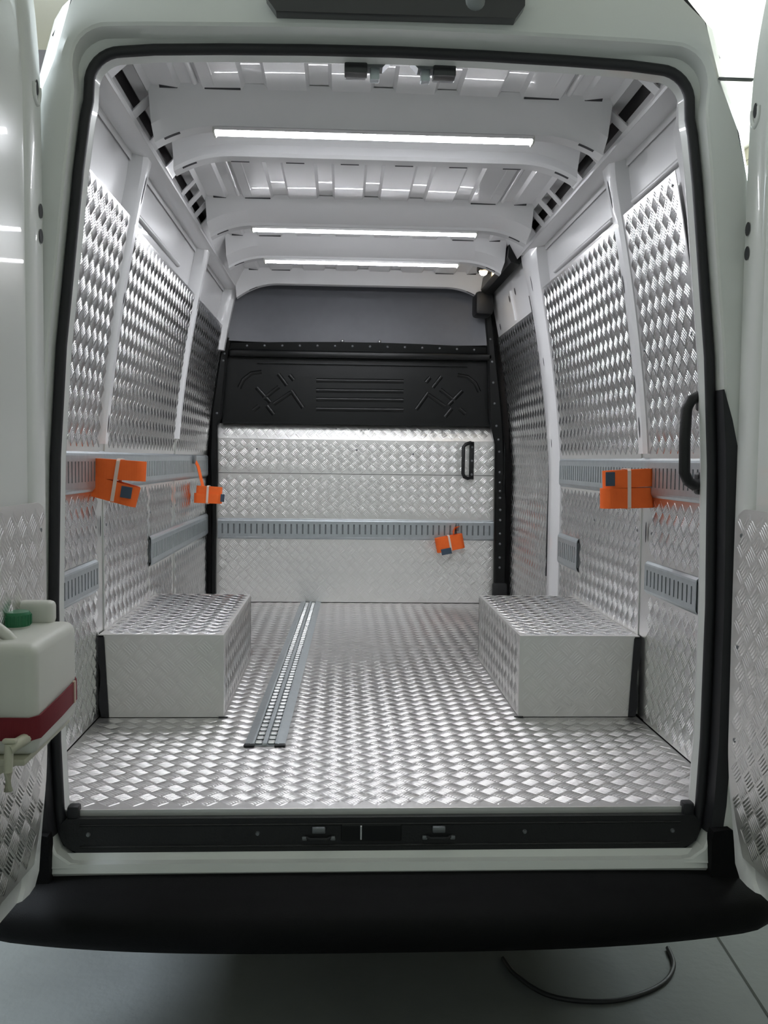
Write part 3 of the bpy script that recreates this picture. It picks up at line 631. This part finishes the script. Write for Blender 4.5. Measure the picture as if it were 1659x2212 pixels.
# ------------------------------------------------------------------ strap bundles
def stadium(L, r0_, turns, pitch, n=14):
    pts = []
    for k in range(turns*2*n):
        a = k/(2*n)*2*math.pi; r = r0_+pitch*k/(2*n); c, s = math.cos(a), math.sin(a)
        pts.append(((L/2 if c > 0 else -L/2)*min(1, abs(c)*6)+r*c, r*s))
    return pts
def strap(label, ctr, ang, rolls, hook_to, tag, L=.105, yaw=0., band_x=0., tail=None):
    c = Vector(ctr); b = empty('strap_bundle', ctr, label, 'strap', 'orange lashing straps')
    R = Matrix.Rotation(yaw, 3, 'Z') @ Matrix.Rotation(ang, 3, 'Y')
    T = lambda p: c + R @ Vector(p)
    def tr(mb): mb.v = [tuple(T(p)) for p in mb.v]; return mb
    zlo, zhi, dmax = 1, -1, 0
    for i, (dx, dz, w, turns, tilt) in enumerate(rolls):
        pts = stadium(L, .006, turns, .0052); m = MB(); th = .0019
        ct, st_ = math.cos(tilt), math.sin(tilt)
        path = [(x*ct+dx, y, x*st_+dz) for x, y in pts]
        m.sweep(path, [(-th, -w/2), (th, -w/2), (th, w/2), (-th, w/2)], up=(-st_, 0, ct)); tr(m)
        m.build('webbing_roll', 'orange', b, 40)
        zlo = min(zlo, dz-w/2); zhi = max(zhi, dz+w/2); dmax = max(dmax, .006+.0052*turns)
    g = dmax+.002; zl, zh = zlo-.003, zhi+.003
    loop = [(band_x, -g, zl+.006), (band_x, -g, zh-.006), (band_x, -g+.006, zh), (band_x, g-.006, zh), (band_x, g, zh-.006), (band_x, g, zl+.006), (band_x, g-.006, zl), (band_x, -g+.006, zl)]
    tr(MB().sweep(loop, [(-.001, -.0055), (.001, -.0055), (.001, .0055), (-.001, .0055)], up=(1, 0, 0), closed=True)).build('tie_band', 'band', b, 40)
    tx, tz, tw, tH = tag
    tr(MB().bev((tx-tw/2, -g-.004, tz-tH/2), (tx+tw/2, -g-.001, tz+tH/2), .001)).build('tag', 'tag', b)
    # end fitting hooked into the rail
    h = Vector(hook_to); st = T(((-1 if h.x < c.x else 1)*(L/2+.012), 0, rolls[0][1]))
    if tail:
        pts = [T(p) for p in tail]+[h]; MB().sweep(pts, [(-.0015, -.018), (.0015, -.018), (.0015, .018), (-.0015, .018)], up=(.2, 1, .1)).build('webbing_tail', 'orange', b, 40)
    else:
        pts = [st, st.lerp(h, .5)+Vector((0, -.006, .004)), h]
        MB().sweep(pts, [(-.0018, -.020), (.0018, -.020), (.0018, .020), (-.0018, .020)], up=(0, .2, 1)).build('webbing_tail', 'orange', b, 40)
    k = MB(); k.bev((h.x-.008, h.y-.020, h.z-.022), (h.x+.008, h.y+.020, h.z+.022), .003); k.build('end_fitting', 'latch', b, 40)
    return b
strap('orange webbing strap bundle tied with a band at the left pillar nearest the doors', (-.812, .735, .770), .16, [(0, .034, .062, 5, .10), (-.012, -.034, .064, 5, -.10)], (-.868, .775, .80), (.040, -.030, .034, .036))
strap('orange strap bundle hanging by its tail at the far end of the left wall', (-.795, 2.55, .655), .06, [(.004, .022, .04, 3, 0), (.0, -.020, .05, 4, .03)], (-.866, 2.55, .835), (.078, -.012, .02, .04), L=.09, tail=[(-.03, 0, .04), (-.045, .0, .09), (-.06, 0, .14)])
strap('orange webbing strap bundle on the right wall beside the grab handle', (.802, .70, .765), -.03, [(.008, .030, .056, 5, .03), (0, -.032, .064, 5, .0)], (.868, .72, .80), (-.062, .030, .030, .044))
strap('small orange strap bundle hanging from the rail across the bulkhead', (.525, BK-.055, .368), -.20, [(.0, -.004, .085, 5, 0)], (.575, BK-.018, .455), (-.03, -.045, .060, .035), L=.10, tail=[(.03, -.02, .04), (.04, 0, .07)])

# ------------------------------------------------------------------ grab handles
def handle(label, pts, base0, base1, r, up, bolts):
    b = empty('grab_handle', base0, label, 'handle', 'black grab handles')
    MB().tube(pts, r, 12, up=up).build('grip', 'black', b, 60)
    v = MB()
    for p in (base0, base1): v.bev((p[0]-.016, p[1]-.016, p[2]-.026), (p[0]+.016, p[1]+.016, p[2]+.026), .008, 3)
    return b, v
hx = .738
b, v = handle('black plastic grab handle on the right rear pillar', [(.795, .085, 1.005), (.770, .066, 1.010), (.752, .058, 1.000), (.742, .056, .980), (.740, .056, .90), (.742, .056, .822), (.752, .058, .802), (.770, .066, .792), (.797, .085, .795)], (.800, .092, 1.005), (.802, .092, .795), .0140, (0, 1, 0), 0)
for p in ((.800, .092, 1.005), (.802, .092, .795)):
    MB().bev((p[0]-.016, p[1]-.014, p[2]-.028), (p[0]+.018, p[1]+.02, p[2]+.028), .008, 3).build('mounting_foot', 'black', b, 40)
yb_ = BK-.006
b, v = handle('black grab handle screwed to the upper right of the bulkhead', [(.655, yb_-.01, .945), (.640, yb_-.035, .950), (.612, yb_-.050, .940), (.598, yb_-.052, .925), (.598, yb_-.052, .77), (.606, yb_-.050, .752), (.628, yb_-.035, .742), (.655, yb_-.01, .748)], (.655, yb_, .74), (.655, yb_, .95), .0105, (0, 1, 0), 0)
MB().bev((.640, yb_-.010, .735), (.668, yb_+.002, .957), .006, 2).build('mounting_bar', 'black', b, 40)
for z in (.925, .845, .765): MB().lathe([(.007, 0), (.006, .003)], (.655, yb_-.010, z), (0, -1, 0), 10).build('screw', 'latch', b)

# ------------------------------------------------------------------ sill, latches and bumper
sl = empty('sill_plate', (0, -.02, -.1), 'black plastic load sill below the aluminium floor edge', 'sill')
poly = [(-.752, -.014), (.764, -.014), (.778, -.03), (.776, -.06), (.760, -.085), (.735, -.096), (-.725, -.096), (-.75, -.085), (-.766, -.06), (-.766, -.03)]
MB().prism(poly, 1, -.022, .0).build('sill_body', 'black', sl, 30)
for z in (-.082, -.030): MB().tube([(x, -.022, z) for x in (-.72, 0, .73)], .003, 6).build('raised_ridge', 'black', sl, 60)
for x in (-.300, .345, -.70, .71): MB().lathe([(.006, 0), (.004, .004)], (x, -.022, -.052), (0, -1, 0), 10).build('screw', 'latch', sl)
for x in (-.738, .752): MB().bev((x-.014, -.018, -.03), (x+.014, .012, .014), .006).build('corner_stop', 'rubber', sl, 40)
MB().bev((-.10, -.027, -.072), (.045, -.021, -.030), .003).build('latch_recess', 'gloss_black', sl)
MB().bev((-.0545, -.031, -.066), (-.0505, -.026, -.032), .001).build('centre_pin', 'steel', sl)
for x, ad in ((-.154, 'left'), (.135, 'right')):
    s = empty('sill_striker', (x, -.024, -.06), f'{ad} one of two metal door strikers on the black sill', 'striker', 'sill strikers')
    MB().bev((x-.016, -.034, -.050), (x+.016, -.022, -.034), .003).build('striker_plate', 'latch', s, 40)
    for d in (-.034, .034):
        MB().bev((x+d-.006, -.030, -.068), (x+d+.006, -.022, -.058), .002).build('mounting_lug', 'latch', s, 40)
    MB().tube([(x-.030, -.026, -.060), (x-.02, -.034, -.062), (x+.02, -.034, -.062), (x+.030, -.026, -.060)], .0035, 8).build('striker_bar', 'rubber', s, 60)
cm = MB().grid([[(x, -.022, -.096) for x in (-.79, 0, .80)], [(x, -.032, -.110) for x in (-.79, 0, .80)], [(x, -.050, -.112) for x in (-.79, 0, .80)], [(x, -.054, -.132) for x in (-.79, 0, .80)], [(x, -.03, -.16) for x in (-.79, 0, .80)]])
cm.build('rear_crossmember', 'paint', shell, 20, fix=False)
bp = empty('rear_bumper', (0, -.18, -.28), 'wide matt black plastic rear bumper step', 'bumper')
def bump_y(x): return .075*(abs(x)/.9)**3.2
rows = []
secn = [(.0, -.132), (-.05, -.136), (-.10, -.142), (-.135, -.147), (-.150, -.153), (-.170, -.166), (-.185, -.176), (-.198, -.190), (-.203, -.212), (-.196, -.240), (-.180, -.262), (-.15, -.275), (-.02, -.275)]
for x in np.linspace(-1.02, 1.02, 49):
    e = max(0, (abs(x)-.86)/.16); sh = bump_y(x)+.10*e**2
    rows.append([(x, y+sh*min(1, -y/.12+.2), z) for y, z in secn])
MB().grid(rows).build('bumper_cover', 'bumper', bp, 50, fix=False)
for s in (-1, 1):
    c = s*.815+.006
    MB().prism([(c-.034, -.20), (c+.034, -.20), (c+.034, -.045), (c+.010*s, -.028), (c-.030*s, -.034), (c-.034, -.05)] if s > 0 else [(c-.034, -.20), (c+.034, -.20), (c+.034, -.05), (c+.030, -.034), (c-.010, -.028), (c-.034, -.045)], 1, -.075, -.045).build('bumper_corner', 'bumper', bp, 30)
# header latches
for s, ad in ((-1, 'left'), (1, 'right')):
    x = .022+s*.085
    l = empty('header_latch', (x, .05, 1.76), f'{ad} one of two grey door latches under the top of the rear opening', 'latch', 'header latches')
    xo = .022+s*.105
    MB().bev((xo-.027, .030, 1.752), (xo+.027, .075, 1.782), .004).build('latch_box', 'lightcover', l, 40)
    xi = .022+s*.052
    MB().prism([(xi-.028, 1.786), (xi+.028, 1.786), (xi+.026 if s > 0 else xi+.010, 1.768), (xi-.010 if s > 0 else xi-.026, 1.768)], 1, .035, .070).build('bracket', 'latch', l)
    xs_ = .022+s*.060
    MB().bev((xs_-.011, .040, 1.742), (xs_+.011, .065, 1.772), .003).build('catch', 'galv', l, 40)
# third brake light housing
tl = empty('brake_light', (0, -.07, 1.83), 'dark smoked brake light housing above the rear opening', 'light housing')
MB().prism([(-.262, 1.831), (.272, 1.834), (.292, 1.862), (.292, 1.93), (-.285, 1.93), (-.285, 1.862)], 1, -.085, -.052).build('cover', 'lightcover', tl, 30)
MB().lathe([(.022, 0), (.018, .003), (.004, .005)], (.180, -.085, 1.868), (0, -1, 0), 16).build('lens', 'latch', tl, 60)

# ------------------------------------------------------------------ rear doors, folded open
def door(sg, hx_, hy, ang, name, label):
    """inner face of the door; u runs from the hinge edge outwards, q is towards the inside of the cargo bay when open"""
    th = math.radians(ang); ud = Vector((sg*math.sin(th-math.pi/2), -math.cos(th-math.pi/2), 0)); nd = Vector((-sg*math.cos(th-math.pi/2), -math.sin(th-math.pi/2)*1, 0))
    nd = Vector((-sg*ud.y*-1, 0, 0)); nd = Vector((-ud.y*-sg, ud.x*-sg*-1, 0)); nd = Vector((0, 0, 1)).cross(ud)*(1 if sg < 0 else -1)
    H = Vector((hx_, hy, 0))
    P = lambda u, z, q: H+ud*u+nd*q+Vector((0, 0, z))
    d = empty(name, (hx_, hy, -.11), label, 'door', kind='structure')
    # hinge edge over height (tumblehome turned outwards) and bottom corner
    edge = [(-.115, .085), (-.10, .062), (-.04, .050), (.02, .034), (.08, .016), (.16, .005), (.5, .0), (1.0, .0), (1.3, .0), (1.5, .002), (1.64, .006), (1.72, .014), (1.80, .032), (1.88, .062), (1.93, .09)]
    zs = [p[0] for p in edge]; eu_ = lambda z: float(np.interp(z, zs, [p[1] for p in edge])); Wd = .76
    zz = np.concatenate([np.linspace(-.115, .2, 14), np.linspace(.25, 1.5, 14), np.linspace(1.55, 1.93, 12)])
    rows = []
    for z in zz:
        e = eu_(z)
        rows.append([P(e+.01, z, -.055), P(e, z, -.045), P(e, z, -.006), P(e+.006, z, 0), P(e+.045, z, .002), P(e+.075, z, -.002), P(e+.085, z, -.010), P(e+.16, z, -.012), P(.45, z, -.012), P(Wd-.02, z, 0), P(Wd, z, -.01), P(Wd, z, -.055)])
    mb = MB().grid([[tuple(p) for p in r] for r in rows])
    m2 = len(rows[0]); mb.add([tuple(p) for p in rows[0]], [tuple(range(m2))]); mb.add([tuple(p) for p in rows[-1]], [tuple(range(m2))[::-1]])
    mb.add([tuple(r[0]) for r in rows]+[tuple(r[-1]) for r in rows], [(i, i+1, len(rows)+i+1, len(rows)+i) for i in range(len(rows)-1)])
    mb.build('door_shell', 'paint', d, 35)
    # checker plate lining, rounded corners
    out = []
    def pl(z): return eu_(z)+.022+.03*max(0, (.12-z)/.15)**1.5
    zt = .742
    left = [(pl(z), z) for z in np.linspace(-.055, zt-.05, 24)]
    arc = [(pl(zt)+.05-.05*math.cos(a), zt-.05+.05*math.sin(a)) for a in np.linspace(.2, math.pi/2, 6)]
    poly = left+arc+[(Wd-.06, zt), (Wd-.06, -.055)]
    n = len(poly); mm = MB(); mm.add([tuple(P(u, z, .003)) for u, z in poly]+[tuple(P(u, z, .0065)) for u, z in poly], [tuple(range(n))[::-1], tuple(range(n, 2*n))]+[(i, (i+1) % n, n+(i+1) % n, n+i) for i in range(n)])
    cp_ = mm.build('checker_lining', 'alu_worn', d)
    fz = lambda U, V: (np.array([tuple(P(u, v, .0065)) for u, v in zip(U, V)]).reshape(-1, 3), np.tile(np.array(ud), (len(U), 1)), np.tile(np.array((0, 0, 1.)), (len(U), 1)), np.tile(np.array(nd), (len(U), 1)))
    tread(cp_, (.02, .695, -.05, zt-.005), fz, (.01, .01), lambda U, V: U > np.array([pl(v) for v in V])+.022)
    def disc(nm, u, z, ru, rz, m, q=.003, dep=.0):
        k = 16; MB().add([tuple(P(u+ru*math.cos(a), z+rz*math.sin(a), q)) for a in [2*math.pi*i/k for i in range(k)]], [tuple(range(k))]).build(nm, m, d)
    for z in (1.385, 1.33): disc('round_hole', .024, z, .012, .016, 'slot', .0032)
    disc('round_hole', .040, 1.645, .009, .017, 'slot', .0032)
    MB().tube([tuple(P(.040+.016*math.cos(a), 1.640+.030*math.sin(a), .001)) for a in np.linspace(math.pi*.9, math.pi*2.1, 14)], .006, 8, up=tuple(nd)).build('pressed_rim', 'paint', d, 60)
    for z in (.68, .42, .20): 
        c = P(.055, z, .0065); MB().lathe([(.006, 0), (.005, .002)], tuple(c), tuple(nd), 10).build('screw', 'latch', cp_)
    return d, P, ud, nd
d1, P1, u1, n1 = door(-1, -.779, -.058, 92, 'door_1', 'open left rear door with checker plate lining')
d2, P2, u2, n2 = door(1, .822, -.054, 92, 'door_2', 'open right rear door with checker plate lining')
# hinge strap glimpsed in the gap of the right door
MB().bev((.748, -.062, 1.728), (.832, -.046, 1.731), .002).build('check_strap', 'latch', d2)

# ------------------------------------------------------------------ water container on the left door
wx0, wx1, wy0, wy1, wz0, wz1 = -.812, -.672, -.46, -.195, .282, .494
wc = empty('water_container', (-.75, -.32, wz0), 'milky white plastic water container with green cap on the left rear door', 'container')
bm = bmesh.new(); bmesh.ops.create_cube(bm, size=1)
for v in bm.verts: v.co = Vector(((wx0+wx1)/2+v.co.x*(wx1-wx0), (wy0+wy1)/2+v.co.y*(wy1-wy0), (wz0+wz1)/2+v.co.z*(wz1-wz0)))
bmesh.ops.bevel(bm, geom=list(bm.edges), offset=.022, segments=4, affect='EDGES', profile=.5)
mb = MB(); mb._bm(bm); mb.build('body', 'tank', wc, 40)
MB().bev((-.800, -.235, wz1-.006), (-.712, -.198, wz1+.045), .012, 3).build('rear_shoulder', 'tank', wc, 40)
MB().tube([(-.80, -.40, wz1+.040), (-.785, -.40, wz1+.036), (-.765, -.40, wz1+.022), (-.745, -.40, wz1+.006), (-.735, -.40, wz1-.006)], .011, 10).build('carry_handle', 'tank', wc, 60)
MB().lathe([(.026, -.006), (.026, .010)], (-.768, -.285, wz1-.004), (0, 0, 1), 20).build('neck', 'tank', wc, 60)
cpm = MB(); cpm.lathe([(.027, 0), (.028, .004), (.028, .024), (.025, .029), (.010, .030)], (-.768, -.285, wz1+.004), (0, 0, 1), 22); cp2 = cpm.build('screw_cap', 'green', wc, 50)
for k in range(22):
    a = 2*math.pi*k/22; c = (-.768+.028*math.cos(a), -.285+.028*math.sin(a))
    MB().box((c[0]-.0014, c[1]-.0014, wz1+.007), (c[0]+.0014, c[1]+.0014, wz1+.027)).build('grip_rib', 'green', cp2)
tp = MB(); tp.tube([(-.690, -.452, .318), (-.693, -.475, .318), (-.700, -.495, .316), (-.707, -.505, .312)], .011, 12); tp.tube([(-.706, -.503, .322), (-.708, -.505, .27), (-.708, -.505, .235)], .008, 12)
t_ = tp.build('tap', 'cream', wc, 60)
MB().bev((-.718, -.510, .322), (-.692, -.496, .331), .004).build('tap_lever', 'cream', t_, 40)
# red strap around it
st = empty('red_strap', (-.75, -.33, .30), 'dark red webbing strap slung around the white water container', 'strap')
g = .003
pth = [(-.818, wy0-g, .352), (-.75, wy0-g-.006, .338), (wx1-.012, wy0-g-.002, .336), (wx1+g, wy0+.012, .337), (wx1+g+.002, (wy0+wy1)/2, .343), (wx1+g, wy1-.02, .348), (wx1-.01, wy1+g, .352), (-.818, wy1+g, .352)]
MB().sweep(pth, [(-.0015, -.022), (.0015, -.022), (.0015, .022), (-.0015, .022)], up=(0, 0, 1)).build('webbing', 'red', st, 50)
MB().bev((wx1+.002, wy1-.045, .325), (wx1+.008, wy1-.040, .372), .001).build('stitch_loop', 'band', st)
# bracket carrying the container
bk = empty('container_bracket', (-.75, -.33, .262), 'cream metal shelf bracket carrying the water container', 'bracket')
MB().bev((-.812, -.47, .268), (-.690, -.19, .2815), .004).build('shelf', 'cream', bk, 40)
MB().prism([(-.818, .268), (-.70, .268), (-.818, .20)], 1, -.30, -.294).build('gusset', 'cream', bk)
MB().prism([(-.818, .268), (-.70, .268), (-.818, .20)], 1, -.43, -.424).build('gusset', 'cream', bk)

# ------------------------------------------------------------------ cable on the ground
kp = [Vector(p) for p in ((.33, .42), (.36, .30), (.38, .22), (.44, .13), (.53, .095), (.64, .10), (.76, .16), (.83, .25), (.85, .36), (.86, .45))]
path = []
for i in range(1, len(kp)-2):
    p0, p1, p2, p3 = kp[i-1:i+3]
    for k in range(6):
        t = k/6; q = .5*((2*p1)+(p2-p0)*t+(2*p0-5*p1+4*p2-p3)*t*t+(3*p1-p0-3*p2+p3)*t**3); path.append((q.x, q.y, GZ+.0065))
cb = MB().tube(path, .0065, 8)
one('ground_cable', cb, 'rubber', 'dark cable lying in a loop on the garage floor under the bumper', 'cable', (.6, .2, GZ), 60)
for o in bpy.data.objects:
    if '_w' in o: del o['_w']
